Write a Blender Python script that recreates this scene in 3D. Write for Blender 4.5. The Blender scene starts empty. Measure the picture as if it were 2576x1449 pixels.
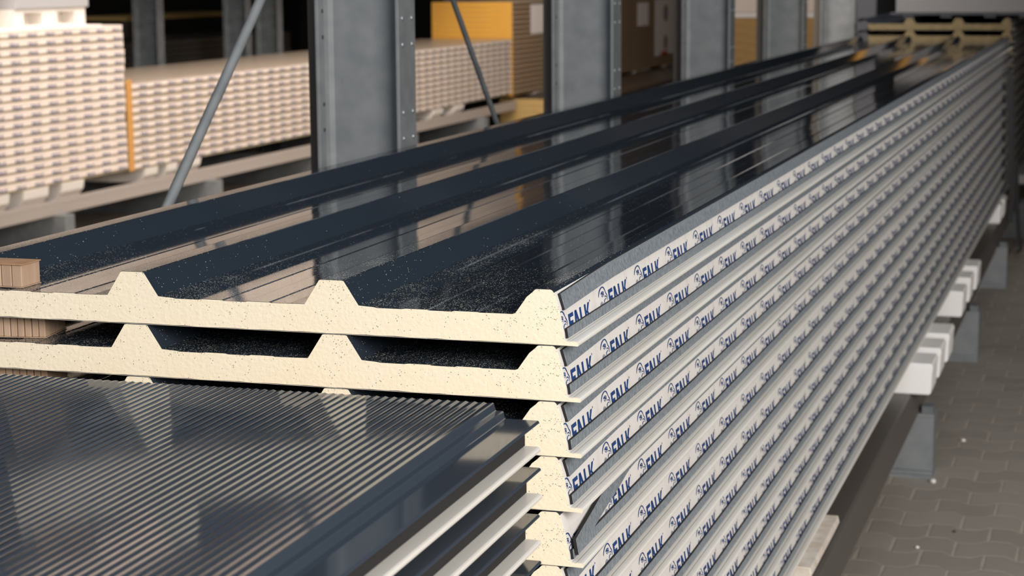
import bpy, bmesh, math, random
from math import sin, cos, radians, pi, sqrt
from mathutils import Vector, Matrix
from mathutils.geometry import tessellate_polygon
random.seed(7)
SC = bpy.context.scene
COL = SC.collection
ZO = 1.42                      # measured heights are relative to the top panel's valley; the floor is z = 0

# ------------------------------------------------------------------ camera
FPX = 4914.4
cam_d = bpy.data.cameras.new('camera')
cam = bpy.data.objects.new('camera', cam_d)
COL.objects.link(cam)
yaw, pit, rol = radians(17.4209), radians(9.1749), radians(-0.4289)
F = Vector((-sin(yaw)*cos(pit), cos(yaw)*cos(pit), -sin(pit)))
R = Vector((cos(yaw), sin(yaw), 0)); U = R.cross(F)
R2 = R*cos(rol) + U*sin(rol); U2 = -R*sin(rol) + U*cos(rol)
M = Matrix((R2, U2, -F)).transposed().to_4x4()
M.translation = Vector((.8374, -2.6831, .4917 + ZO))
cam.matrix_world = M
cam_d.sensor_width = 36.0
cam_d.lens = FPX/2576*36.0
cam_d.clip_start = .05
cam_d.clip_end = 200
cam_d.dof.use_dof = True
cam_d.dof.focus_distance = 3.02
cam_d.dof.aperture_fstop = 8.0
SC.camera = cam

# ------------------------------------------------------------------ colour management, world, lights
SC.view_settings.view_transform = 'Standard'
SC.view_settings.look = 'None'
SC.view_settings.gamma = 1.0
SC.view_settings.exposure = 0.0
SC.view_settings.use_curve_mapping = False
w = bpy.data.worlds.new('world'); SC.world = w; w.use_nodes = True
bg = w.node_tree.nodes['Background']
bg.inputs[0].default_value = (.80, .88, 1.0, 1); bg.inputs[1].default_value = .55

def area(name, loc, target, sx, sy, power, col):
    d = bpy.data.lights.new(name, 'AREA'); d.shape = 'RECTANGLE'; d.size = sx; d.size_y = sy
    d.energy = power; d.color = col
    o = bpy.data.objects.new(name, d); COL.objects.link(o)
    o.location = (loc[0], loc[1], loc[2]+ZO)
    v = Vector(target) - Vector(loc)
    o.rotation_euler = v.to_track_quat('-Z', 'Y').to_euler()
    return o
area('gate_daylight', (6.8, -6.0, 3.3), (-.2, 1.6, -.8), 5.5, 3.6, 1480, (1.0, .955, .905))
area('aisle_daylight', (-3.5, 9.0, 3.2), (-6.6, 12.4, -.6), 10.0, 1.8, 690, (1.0, .895, .81))
area('aisle_fill_far', (-3.6, 15.5, 3.4), (-6.6, 17.5, -.6), 8.0, 1.8, 260, (1.0, .90, .82))  # added fill lamp, brightens the brown stack and the far cream panels
area('roof_daylight', (.5, -.5, 4.4), (-.2, 1.2, 0), 3.0, 4.0, 90, (.85, .92, 1.0))

# ------------------------------------------------------------------ materials
def mat(name, col, rough=.5, metal=0.0, spec=.5, bump=None, noise=None, coat=0):
    m = bpy.data.materials.new(name); m.use_nodes = True
    nt = m.node_tree; b = nt.nodes['Principled BSDF']
    b.inputs['Base Color'].default_value = (*col, 1)
    b.inputs['Roughness'].default_value = rough
    b.inputs['Metallic'].default_value = metal
    b.inputs['Specular IOR Level'].default_value = spec
    if coat: b.inputs['Coat Weight'].default_value = coat; b.inputs['Coat Roughness'].default_value = .05
    if noise or bump:
        tc = nt.nodes.new('ShaderNodeTexCoord')
    if noise:      # (scale xyz, colour2, low, high)
        mp = nt.nodes.new('ShaderNodeMapping'); mp.inputs['Scale'].default_value = noise[0]
        nz = nt.nodes.new('ShaderNodeTexNoise'); nz.inputs['Scale'].default_value = 1.0; nz.inputs['Detail'].default_value = 4
        rp = nt.nodes.new('ShaderNodeMapRange'); rp.inputs['From Min'].default_value = noise[2]; rp.inputs['From Max'].default_value = noise[3]
        mx = nt.nodes.new('ShaderNodeMix'); mx.data_type = 'RGBA'
        mx.inputs[6].default_value = (*col, 1); mx.inputs[7].default_value = (*noise[1], 1)
        L = nt.links.new
        L(tc.outputs['Object'], mp.inputs[0]); L(mp.outputs[0], nz.inputs['Vector']); L(nz.outputs['Fac'], rp.inputs['Value'])
        L(rp.outputs[0], mx.inputs[0]); L(mx.outputs[2], b.inputs['Base Color'])
    if bump:       # (scale xyz, strength, distance)
        mp = nt.nodes.new('ShaderNodeMapping'); mp.inputs['Scale'].default_value = bump[0]
        nz = nt.nodes.new('ShaderNodeTexNoise'); nz.inputs['Scale'].default_value = 1.0; nz.inputs['Detail'].default_value = 3
        bp = nt.nodes.new('ShaderNodeBump'); bp.inputs['Strength'].default_value = bump[1]; bp.inputs['Distance'].default_value = bump[2]
        nt.links.new(tc.outputs['Object'], mp.inputs[0]); nt.links.new(mp.outputs[0], nz.inputs['Vector'])
        nt.links.new(nz.outputs['Fac'], bp.inputs['Height']); nt.links.new(bp.outputs[0], b.inputs['Normal'])
    return m

def N(nt, typ, **kw):
    n = nt.nodes.new(typ)
    for k, v in kw.items(): setattr(n, k, v)
    return n
def math_node(nt, op, a, b=None, c=None):
    n = nt.nodes.new('ShaderNodeMath'); n.operation = op
    for i, v in enumerate((a, b, c)):
        if v is None: continue
        if isinstance(v, (int, float)): n.inputs[i].default_value = v
        else: nt.links.new(v, n.inputs[i])
    return n.outputs[0]

def foam_material(name, col, spk):
    m = mat(name, col, .85, bump=((140, 140, 140), .35, .002)); nt = m.node_tree; b = nt.nodes['Principled BSDF']
    tc = N(nt, 'ShaderNodeTexCoord'); L = nt.links.new
    vo = N(nt, 'ShaderNodeTexVoronoi'); vo.inputs['Scale'].default_value = 520
    L(tc.outputs['Object'], vo.inputs['Vector'])
    nz = N(nt, 'ShaderNodeTexNoise'); nz.inputs['Scale'].default_value = 26; nz.inputs['Detail'].default_value = 6; nz.inputs['Roughness'].default_value = .7
    L(tc.outputs['Object'], nz.inputs['Vector'])
    # speck size follows a blotchy density mask and the voronoi cell's own random number
    sep = N(nt, 'ShaderNodeSeparateColor'); L(vo.outputs['Color'], sep.inputs[0])
    sp = N(nt, 'ShaderNodeSeparateXYZ'); L(tc.outputs['Object'], sp.inputs[0])
    top = N(nt, 'ShaderNodeMapRange'); L(sp.outputs['Z'], top.inputs['Value'])
    top.inputs['From Min'].default_value = -.03; top.inputs['From Max'].default_value = .02
    top.inputs['To Min'].default_value = .25; top.inputs['To Max'].default_value = 1.5
    dens = math_node(nt, 'MULTIPLY', math_node(nt, 'SUBTRACT', nz.outputs['Fac'], .44), math_node(nt, 'MULTIPLY', top.outputs[0], spk))
    pick = math_node(nt, 'LESS_THAN', sep.outputs[0], dens)
    dot = math_node(nt, 'LESS_THAN', vo.outputs['Distance'], math_node(nt, 'ADD', math_node(nt, 'MULTIPLY', sep.outputs[1], .38), .12))
    msk = math_node(nt, 'MULTIPLY', math_node(nt, 'MULTIPLY', pick, dot), .75)
    n2 = N(nt, 'ShaderNodeTexNoise'); n2.inputs['Scale'].default_value = 7; n2.inputs['Detail'].default_value = 4
    L(tc.outputs['Object'], n2.inputs['Vector'])
    mx = N(nt, 'ShaderNodeMix', data_type='RGBA'); L(n2.outputs['Fac'], mx.inputs[0])
    mx.inputs[6].default_value = (*col, 1); mx.inputs[7].default_value = (col[0]*.96, col[1]*.93, col[2]*.84, 1)
    m2 = N(nt, 'ShaderNodeMix', data_type='RGBA'); L(msk, m2.inputs[0]); L(mx.outputs[2], m2.inputs[6]); m2.inputs[7].default_value = (.09, .085, .065, 1)
    L(m2.outputs[2], b.inputs['Base Color'])
    return m

def dusty_sheet(name, col, rough, dust=True):
    """glossy coated steel with pale foam grains lying on it"""
    m = mat(name, col, rough, 0, .5, coat=.0); nt = m.node_tree; b = nt.nodes['Principled BSDF']; L = nt.links.new
    tc = N(nt, 'ShaderNodeTexCoord')
    bz = N(nt, 'ShaderNodeTexNoise'); bz.inputs['Scale'].default_value = 1.0; bz.inputs['Detail'].default_value = 1
    mp = N(nt, 'ShaderNodeMapping'); mp.inputs['Scale'].default_value = (9, 2.2, 9)
    L(tc.outputs['Object'], mp.inputs[0]); L(mp.outputs[0], bz.inputs['Vector'])
    bp = N(nt, 'ShaderNodeBump'); bp.inputs['Strength'].default_value = .12; bp.inputs['Distance'].default_value = .002
    L(bz.outputs['Fac'], bp.inputs['Height']); L(bp.outputs[0], b.inputs['Normal'])
    if not dust: return m
    sp = N(nt, 'ShaderNodeSeparateXYZ'); L(tc.outputs['Object'], sp.inputs[0])
    vo = N(nt, 'ShaderNodeTexVoronoi'); vo.inputs['Scale'].default_value = 560; L(tc.outputs['Object'], vo.inputs['Vector'])
    sep = N(nt, 'ShaderNodeSeparateColor'); L(vo.outputs['Color'], sep.inputs[0])
    nz = N(nt, 'ShaderNodeTexNoise'); nz.inputs['Scale'].default_value = 9; nz.inputs['Detail'].default_value = 7; nz.inputs['Roughness'].default_value = .7
    ge = N(nt, 'ShaderNodeNewGeometry'); gs = N(nt, 'ShaderNodeSeparateXYZ'); L(ge.outputs['True Normal'], gs.inputs[0])
    flat = math_node(nt, 'ADD', math_node(nt, 'MULTIPLY', math_node(nt, 'GREATER_THAN', gs.outputs['Z'], .9), .9), .1)
    L(tc.outputs['Object'], nz.inputs['Vector'])
    fr = N(nt, 'ShaderNodeMapRange'); L(sp.outputs['Y'], fr.inputs['Value'])
    fr.inputs['From Min'].default_value = 0; fr.inputs['From Max'].default_value = .55
    fr.inputs['To Min'].default_value = 1.0; fr.inputs['To Max'].default_value = .04
    # a heap of grains along the foot of the third rib
    dx = math_node(nt, 'DIVIDE', math_node(nt, 'ADD', sp.outputs['X'], .215), .035)
    dy = math_node(nt, 'DIVIDE', math_node(nt, 'SUBTRACT', sp.outputs['Y'], .62), .34)
    h = math_node(nt, 'MAXIMUM', math_node(nt, 'SUBTRACT', 1.0, math_node(nt, 'ADD', math_node(nt, 'MULTIPLY', dx, dx), math_node(nt, 'MULTIPLY', dy, dy))), 0.0)
    d = math_node(nt, 'ADD', math_node(nt, 'MULTIPLY', fr.outputs[0], .85), math_node(nt, 'MULTIPLY', h, .75))
    d = math_node(nt, 'MULTIPLY', d, math_node(nt, 'MAXIMUM', math_node(nt, 'MULTIPLY', math_node(nt, 'SUBTRACT', nz.outputs['Fac'], .38), 3.2), 0.02))
    d = math_node(nt, 'MULTIPLY', d, flat)
    pick = math_node(nt, 'LESS_THAN', sep.outputs[0], d)
    dot = math_node(nt, 'LESS_THAN', vo.outputs['Distance'], math_node(nt, 'ADD', math_node(nt, 'MULTIPLY', sep.outputs[1], .34), .12))
    k = math_node(nt, 'MULTIPLY', pick, dot)
    mx = N(nt, 'ShaderNodeMix', data_type='RGBA'); L(k, mx.inputs[0]); mx.inputs[6].default_value = (*col, 1); mx.inputs[7].default_value = (.62, .60, .52, 1)
    L(mx.outputs[2], b.inputs['Base Color'])
    rr = math_node(nt, 'ADD', math_node(nt, 'MULTIPLY', k, .8), rough); L(rr, b.inputs['Roughness'])
    return m

def paver_material():
    m = mat('paver_concrete', (.2, .18, .16), .75); nt = m.node_tree; b = nt.nodes['Principled BSDF']; L = nt.links.new
    tc = N(nt, 'ShaderNodeTexCoord'); sp = N(nt, 'ShaderNodeSeparateXYZ'); L(tc.outputs['Object'], sp.inputs[0])
    x, y = sp.outputs['X'], sp.outputs['Y']
    # trapezoid wave along x (period 0.204) bends the long joints
    t = math_node(nt, 'PINGPONG', math_node(nt, 'ADD', x, 50.0), .102)
    wv = N(nt, 'ShaderNodeMapRange'); L(t, wv.inputs['Value'])
    wv.inputs['From Min'].default_value = .030; wv.inputs['From Max'].default_value = .066; wv.inputs['To Min'].default_value = -.021; wv.inputs['To Max'].default_value = .021
    ys = math_node(nt, 'DIVIDE', math_node(nt, 'ADD', math_node(nt, 'SUBTRACT', y, wv.outputs[0]), 49.92), .166)
    row = math_node(nt, 'FLOOR', ys); fy = math_node(nt, 'SUBTRACT', ys, row)
    ey = math_node(nt, 'MULTIPLY', math_node(nt, 'MINIMUM', fy, math_node(nt, 'SUBTRACT', 1.0, fy)), .166)
    off = math_node(nt, 'MULTIPLY', math_node(nt, 'MODULO', row, 2.0), .102)
    xs = math_node(nt, 'DIVIDE', math_node(nt, 'ADD', math_node(nt, 'ADD', x, off), 50.0 + .134), .204)
    cl = math_node(nt, 'FLOOR', xs); fx = math_node(nt, 'SUBTRACT', xs, cl)
    ex = math_node(nt, 'MULTIPLY', math_node(nt, 'MINIMUM', fx, math_node(nt, 'SUBTRACT', 1.0, fx)), .204)
    e = math_node(nt, 'MINIMUM', ex, ey)
    jn = N(nt, 'ShaderNodeTexNoise'); jn.inputs['Scale'].default_value = 9; jn.inputs['Detail'].default_value = 3; L(tc.outputs['Object'], jn.inputs['Vector'])
    wd = math_node(nt, 'MULTIPLY', math_node(nt, 'MAXIMUM', math_node(nt, 'SUBTRACT', jn.outputs['Fac'], .32), 0.0), .014)
    j = N(nt, 'ShaderNodeMapRange'); L(math_node(nt, 'SUBTRACT', e, wd), j.inputs['Value'])
    j.inputs['From Min'].default_value = .0; j.inputs['From Max'].default_value = .004; j.inputs['To Min'].default_value = 1; j.inputs['To Max'].default_value = 0
    wn = N(nt, 'ShaderNodeTexWhiteNoise'); cb = N(nt, 'ShaderNodeCombineXYZ'); L(row, cb.inputs[0]); L(cl, cb.inputs[1]); L(cb.outputs[0], wn.inputs['Vector'])
    n2 = N(nt, 'ShaderNodeTexNoise'); n2.inputs['Scale'].default_value = 2.3; n2.inputs['Detail'].default_value = 6; L(tc.outputs['Object'], n2.inputs['Vector'])
    f = math_node(nt, 'ADD', math_node(nt, 'MULTIPLY', wn.outputs['Value'], .35), math_node(nt, 'MULTIPLY', n2.outputs['Fac'], .75))
    mx = N(nt, 'ShaderNodeMix', data_type='RGBA'); L(f, mx.inputs[0]); mx.inputs[6].default_value = (.245, .215, .185, 1); mx.inputs[7].default_value = (.37, .335, .295, 1)
    m2 = N(nt, 'ShaderNodeMix', data_type='RGBA'); L(j.outputs[0], m2.inputs[0]); L(mx.outputs[2], m2.inputs[6]); m2.inputs[7].default_value = (.41, .365, .31, 1)
    L(m2.outputs[2], b.inputs['Base Color'])
    bp = N(nt, 'ShaderNodeBump'); bp.inputs['Strength'].default_value = .5; bp.inputs['Distance'].default_value = .003; bp.invert = True
    L(j.outputs[0], bp.inputs['Height']); L(bp.outputs[0], b.inputs['Normal'])
    return m

def wrinkled(name, c1, c2, rough=.35, metal=0.0, sc=(60, 260, 60)):
    return mat(name, c1, rough, metal, .5, bump=(sc, .5, .0015), noise=(sc, c2, .35, .65))

MT = dict(
    foam=foam_material('cream_foam', (.85, .76, .61), 1.7),
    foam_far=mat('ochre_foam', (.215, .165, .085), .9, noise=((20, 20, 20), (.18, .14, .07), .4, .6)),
    foam_gold=mat('gold_foam', (.80, .42, .06), .9, noise=((2, 2, 26), (.70, .34, .05), .4, .6)),
    foam_gold_dimmed=mat('dimmed_gold_foam', (.26, .165, .06), .9, noise=((2, 2, 26), (.19, .115, .04), .4, .6)),  # gold with shade put into the colour, offsets the far lamp
    foam_olive=mat('olive_foam', (.50, .34, .13), .9, noise=((2, 2, 26), (.40, .26, .09), .4, .6)),
    sheet=dusty_sheet('anthracite_steel', (.019, .027, .038), .07),
    sheet_clean=dusty_sheet('anthracite_steel_clean', (.038, .049, .065), .07, False),
    liner=mat('white_coated_liner', (.68, .66, .62), .35, noise=((30, 1.5, 30), (.62, .59, .54), .4, .7)),
    film=mat('white_film', (.64, .62, .60), .55, bump=((30, 14, 30), .35, .002), noise=((12, 30, 12), (.57, .54, .51), .5, .75)),
    navy=mat('navy_print', (.012, .045, .165), .55),
    foil=wrinkled('grey_foil', (.17, .20, .235), (.30, .335, .365), .45, .3, (170, 260, 120)),
    rubber=mat('black_foam', (.012, .011, .011), .95, bump=((500, 500, 500), .8, .001)),
    zinc=mat('galvanised_steel', (.160, .172, .180), .55, .08, noise=((14, 14, 14), (.20, .21, .215), .35, .65), bump=((60, 60, 60), .1, .002)),
    zinc_dark=mat('dull_galvanised_steel', (.10, .108, .115), .6, .1, noise=((14, 14, 14), (.14, .155, .165), .35, .65)),
    brown_steel=mat('brown_grey_steel', (.085, .072, .06), .6),
    beam=mat('brown_grey_beam', (.095, .084, .075), .5, noise=((5, 1, 5), (.09, .08, .072), .4, .6)),
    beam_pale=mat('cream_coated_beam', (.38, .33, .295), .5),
    eps=mat('white_polystyrene', (.80, .78, .76), .8, bump=((260, 260, 260), .4, .002)),
    eps_dirty=mat('dusty_polystyrene', (.52, .45, .37), .85, bump=((260, 260, 260), .5, .002), noise=((20, 20, 20), (.62, .57, .50), .4, .6)),
    eps_warm=mat('warm_white_polystyrene', (.78, .72, .66), .8),
    card=mat('brown_cardboard', (.38, .25, .17), .8, noise=((50, 50, 6), (.44, .31, .21), .4, .6)),
    card_top=mat('cardboard_face', (.42, .24, .13), .75, noise=((30, 30, 30), (.36, .20, .11), .4, .6)),
    cream_sheet=mat('cream_coated_sheet', (.48, .39, .31), .3, noise=((1, 1, 1), (.46, .37, .29), .4, .6)),
    cream_film=mat('cream_film', (.86, .74, .66), .6, noise=((8, 8, 8), (.80, .68, .60), .4, .6)),
    cream_foam=mat('beige_foam_edge', (.34, .28, .17), .8),
    brown_sheet=mat('brown_coated_sheet', (.115, .083, .062), .35),
    brown_seam=mat('pale_brown_seam', (.55, .41, .28), .6),
    strap_orange=mat('orange_strap', (.58, .29, .08), .5),
    strap_black=mat('black_strap', (.008, .008, .009), .5),
    paper=mat('white_paper', (.86, .78, .74), .7),
    ink=mat('grey_ink', (.20, .18, .18), .7), red=mat('red_ink', (.55, .05, .04), .6),
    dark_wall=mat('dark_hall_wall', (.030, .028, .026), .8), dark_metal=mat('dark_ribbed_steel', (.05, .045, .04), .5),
    bolt=mat('bolt_zinc', (.55, .58, .60), .3, .8), hole=mat('black_hole', (.03, .032, .035), .8),
    dark_box=mat('blue_grey_sheet', (.045, .05, .06), .5), grey_pack=mat('light_grey_sheet', (.42, .41, .41), .4),
    far_grey=mat('mid_grey_sheet', (.20, .195, .195), .5),
    stone=mat('white_crumb', (.75, .70, .66), .8), stain=mat('dark_pebble', (.03, .025, .02), .8),
)
MT['paver'] = paver_material()

# ------------------------------------------------------------------ mesh helpers
def new_obj(name, bm, mats, parent=None, smooth=False, keep=False):
    me = bpy.data.meshes.new(name)
    if not keep: bmesh.ops.recalc_face_normals(bm, faces=bm.faces[:])
    bm.to_mesh(me); bm.free()
    for m in (mats if isinstance(mats, (list, tuple)) else [mats]): me.materials.append(MT[m])
    if smooth:
        for p in me.polygons: p.use_smooth = True
    o = bpy.data.objects.new(name, me); COL.objects.link(o)
    if parent: o.parent = parent
    return o
def tag(o, label, cat, group=None, kind=None):
    if label: o['label'] = label
    if cat: o['category'] = cat
    if group: o['group'] = group
    o['kind'] = kind or 'thing'
    return o
def empty(name, loc, rz=0):
    o = bpy.data.objects.new(name, None); COL.objects.link(o)
    o.location = (loc[0], loc[1], loc[2]+ZO); o.rotation_euler = (0, 0, rz); o.empty_display_size = .05
    return o
def kids(o): return [c for c in COL.objects if c.parent == o]
def dup(root, loc, rz=None):
    r = root.copy(); COL.objects.link(r); r.location = (loc[0], loc[1], loc[2]+ZO)
    if rz is not None: r.rotation_euler = (0, 0, rz)
    for ch in kids(root):
        c = ch.copy(); COL.objects.link(c); c.parent = r
        for g in kids(ch):
            d = g.copy(); COL.objects.link(d); d.parent = c
    return r
def box(bm, x0, x1, y0, y1, z0, z1, mi=0, bev=0):
    vs = [bm.verts.new((x, y, z)) for x in (x0, x1) for y in (y0, y1) for z in (z0, z1)]
    fs = []
    for q in ((0, 1, 3, 2), (4, 6, 7, 5), (0, 4, 5, 1), (2, 3, 7, 6), (0, 2, 6, 4), (1, 5, 7, 3)):
        f = bm.faces.new([vs[i] for i in q]); f.material_index = mi; fs.append(f)
    if bev:
        es = list({e for f in fs for e in f.edges})
        bmesh.ops.bevel(bm, geom=es, offset=bev, segments=2, affect='EDGES', profile=.5)
def prism_y(bm, pts, y0, y1, mi=0, caps=True, tri=True):
    """closed section pts [(x,z)] pushed along y"""
    a = [bm.verts.new((x, y0, z)) for x, z in pts]; b = [bm.verts.new((x, y1, z)) for x, z in pts]
    n = len(pts)
    for i in range(n):
        f = bm.faces.new((a[i], a[(i+1) % n], b[(i+1) % n], b[i])); f.material_index = mi
    if caps == 'strip':            # thin section from ribbon(): close the ends with quads
        for i in range(n//2-1):
            for r_ in (a, b):
                f = bm.faces.new((r_[i], r_[i+1], r_[n-2-i], r_[n-1-i])); f.material_index = mi
    elif caps:
        if tri:
            for t in tessellate_polygon([[Vector((x, z, 0)) for x, z in pts]]):
                for r_ in (a, b):
                    try: f = bm.faces.new([r_[k] for k in t]); f.material_index = mi
                    except ValueError: pass
        else:
            for r_ in (a, b): bm.faces.new(r_).material_index = mi
def ribbon(pts, t):
    """thin closed section around an open line; thickness t goes to the left of travel"""
    out = []
    for i, p in enumerate(pts):
        a = pts[max(i-1, 0)]; b = pts[min(i+1, len(pts)-1)]
        d = Vector((b[0]-a[0], b[1]-a[1])); d.normalize()
        out.append((p[0]-d.y*t, p[1]+d.x*t))
    return list(pts) + out[::-1]
def tube(bm, pts, r, n=10, mi=0):
    rings = []
    for i, p in enumerate(pts):
        p = Vector(p); a = Vector(pts[max(i-1, 0)]); b = Vector(pts[min(i+1, len(pts)-1)])
        d = (b-a).normalized(); u = d.orthogonal().normalized(); v = d.cross(u)
        rings.append([bm.verts.new(p + u*r*cos(2*pi*k/n) + v*r*sin(2*pi*k/n)) for k in range(n)])
    for i in range(len(rings)-1):
        for k in range(n):
            f = bm.faces.new((rings[i][k], rings[i][(k+1) % n], rings[i+1][(k+1) % n], rings[i+1][k])); f.material_index = mi; f.smooth = True
    bm.faces.new(rings[0]).material_index = mi; bm.faces.new(rings[-1][::-1]).material_index = mi
def struct(name, bm, m):
    o = new_obj(name, bm, m); o.location.z += ZO; o['kind'] = 'structure'; return o
def ordinal(n): return ['first', 'second', 'third', 'fourth', 'fifth', 'sixth', 'seventh', 'eighth', 'ninth', 'tenth', 'eleventh', 'twelfth', 'thirteenth', 'fourteenth', 'fifteenth', 'sixteenth', 'seventeenth', 'eighteenth', 'nineteenth', 'twentieth'][n]

# ------------------------------------------------------------------ printed mark: falcon head + FALK (u along the film, v up, metres)
def poly_tri(bm, pts, place, mi):
    f = bm.faces.new([bm.verts.new(place(u, v)) for u, v in pts]); f.material_index = mi
    if len(pts) > 4: bmesh.ops.triangulate(bm, faces=[f])
def stroke(bm, pts, w0, w1, place, mi, n=1):
    """tapered stroke: thin - thick - thin"""
    N_ = len(pts); prev = None
    for i, p in enumerate(pts):
        a = pts[max(i-1, 0)]; b = pts[min(i+1, N_-1)]
        d = Vector(((b[0]-a[0])/3, b[1]-a[1])); d.normalize()      # the pen is three times as broad along the panel
        t = i/(N_-1); wd = w0 + (w1-w0)*sin(pi*min(1, t))
        q = (bm.verts.new(place(p[0]-d.y*wd*3, p[1]+d.x*wd)), bm.verts.new(place(p[0]+d.y*wd*3, p[1]-d.x*wd)))
        if prev:
            f = bm.faces.new((prev[0], prev[1], q[1], q[0])); f.material_index = mi
        prev = q
def logo(bm, u0, place, mi, full=True):
    """u0 = left edge of the F at its top; letters lean forward; top at v = 0, foot at v = -0.024"""
    H = .026; sl = .08                      # slant: u grows with height
    def P(u, v): return place(u0 + u + sl*v, -.0045 + v)
    def poly(pts): poly_tri(bm, pts, P, mi)
    # F
    poly([(0, 0), (.0085, 0), (.0085, -H), (0, -H)])
    poly([(.0085, 0), (.0265, 0), (.0265, -.0058), (.0085, -.0058)])
    poly([(.0085, -.0110), (.0220, -.0110), (.0220, -.0168), (.0085, -.0168)])
    # A (open foot, no bar)
    poly([(.0350, 0), (.0440, 0), (.0385, -H), (.0300, -H)][0:4])
    poly([(.0365, 0), (.0450, 0), (.0590, -H), (.0500, -H)])
    # L
    poly([(.0615, 0), (.0705, 0), (.0705, -H), (.0615, -H)])
    poly([(.0705, -.0205), (.0800, -.0205), (.0800, -H), (.0705, -H)])
    # K
    poly([(.0880, 0), (.0970, 0), (.0970, -H), (.0880, -H)])
    poly([(.1080, 0), (.1185, 0), (.1040, -.0135), (.0970, -.0135)])
    poly([(.0970, -.0105), (.1045, -.0105), (.1185, -H), (.1085, -H)])
    stroke(bm, [(.1225, .0025), (.1222, -.0005)], .0004, .0006, P, mi)      # the small registered mark
    if full is None: return
    if not full:
        poly([(-.045, .004), (-.028, .008), (-.013, 0), (-.012, -.012), (-.020, -.004), (-.036, .001)])
        poly([(-.034, -.004), (-.022, -.006), (-.024, -.012), (-.032, -.010)])
        return
    def Q(u, v): return place(u0 + u, -.0045 + v)
    def st(pts, w, w0=.0001):
        out = []                                   # round the corners a little
        for i, p in enumerate(pts[:-1]):
            a = pts[max(i-1, 0)]; b = p; c = pts[i+1]; e = pts[min(i+2, len(pts)-1)]
            for k in range(4):
                t = k/4
                out.append(tuple(.5*(2*b[m] + (c[m]-a[m])*t + (2*a[m]-5*b[m]+4*c[m]-e[m])*t*t + (3*b[m]-a[m]-3*c[m]+e[m])*t**3) for m in (0, 1)))
        out.append(pts[-1]); stroke(bm, out, w0, w, Q, mi)
    # crown and brow line of the falcon, running down over the beak
    st([(-.0585, -.0030), (-.0569, -.0002), (-.0497, .0050), (-.0407, .0081), (-.0283, .0090), (-.0196, .0050), (-.0150, -.0015)], .0010)
    st([(-.0240, .0070), (-.0160, .0000), (-.0137, -.0033), (-.0108, -.0055), (-.0098, -.0100), (-.0112, -.0147)], .0006)
    # eye under its brow
    st([(-.0445, -.0002), (-.0400, .0014), (-.0345, .0022), (-.0285, .0014), (-.0250, -.0004)], .0008)
    poly_tri(bm, [(-.0445, -.0002), (-.0400, .0010), (-.0350, .0012), (-.0330, .0), (-.0370, -.0012)], Q, mi)
    ring = [(-.0315 + .0042*cos(a*pi/6), -.0022 + .0026*sin(a*pi/6)) for a in range(13)]
    stroke(bm, ring, .00035, .00035, Q, mi)
    poly_tri(bm, [(-.0312 + .0020*cos(a*pi/4), -.0018 + .0013*sin(a*pi/4)) for a in range(8)], Q, mi)
    st([(-.0413, -.0014), (-.0395, -.0040), (-.0345, -.0062)], .0004)
    # beak
    st([(-.0275, -.0070), (-.0212, -.0060), (-.0170, -.0072), (-.0150, -.0098)], .0007)
    st([(-.0303, -.0165), (-.0295, -.0135), (-.0267, -.0115), (-.0203, -.0102), (-.0151, -.0122)], .0007)
    # neck feathers
    st([(-.0540, -.0185), (-.0535, -.0155), (-.0508, -.0131), (-.0450, -.0112)], .0004)
    st([(-.0480, -.0190), (-.0475, -.0160), (-.0455, -.0138), (-.0422, -.0120)], .0004)
    st([(-.0420, -.0190), (-.0418, -.0165), (-.0400, -.0148), (-.0377, -.0134)], .0004)

# ------------------------------------------------------------------ roof panel with three ribs
RIB = [(.0, .0), (.0245, .0375), (.0275, .0382), (.0610, .0382), (.0640, .0375), (.0875, .0015)]   # left foot ... right foot
def valley(x0, x1):
    """valley floor with shallow stiffening grooves, between a right foot x0 and a left foot x1"""
    pts = []
    for f, dz in ((.10, 0), (.12, -.0010), (.28, -.0010), (.30, .0), (.44, .0), (.455, -.0010), (.60, -.0012), (.615, 0), (.76, 0), (.775, -.0008), (.90, -.0005)):
        pts.append((x0 + (x1-x0)*f, dz))
    return pts
top_line = []
for k in (3, 2, 1):
    s = -k/3.0
    if k == 3: top_line += [(s-.012, .006), (s+.004, .008)] + [(s+x, z) for x, z in RIB[1:]]
    else: top_line += [(s+x, z) for x, z in RIB]
    top_line += valley(s+.0875, s+1/3.0)
top_line += [(-.0048, -.0006), (.0002, .001), (.0180, .0261), (.0263, .0329), (.0300, .0368), (.0325, .0378), (.0535, .0380), (.0562, .0368), (.0591, .0331)]
side_line = [(.0591, .0331), (.0600, .0303), (.0624, .0223), (.0665, .0096), (.0685, -.0016), (.0714, -.0176), (.0734, -.0273), (.0742, -.0353)]
lip_line = [(.0742, -.0353), (.0765, -.0376), (.0825, -.0386), (.0850, -.0376), (.0905, -.0378), (.0935, -.0384), (.0953, -.0402), (.0955, -.0425), (.0944, -.0444)]
bot_line = [(.0944, -.0447), (.0675, -.0445), (-.10, -.0445), (-.905, -.0445)]
XI = [i for i, p in enumerate(top_line) if p[0] > -.9135][0]
def side_x(z):
    for (x0, z0), (x1, z1) in zip(side_line, side_line[1:]):
        if z0 >= z >= z1: return x0 + (x1-x0)*(z0-z)/(z0-z1)
    return side_line[-1][0]
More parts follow.
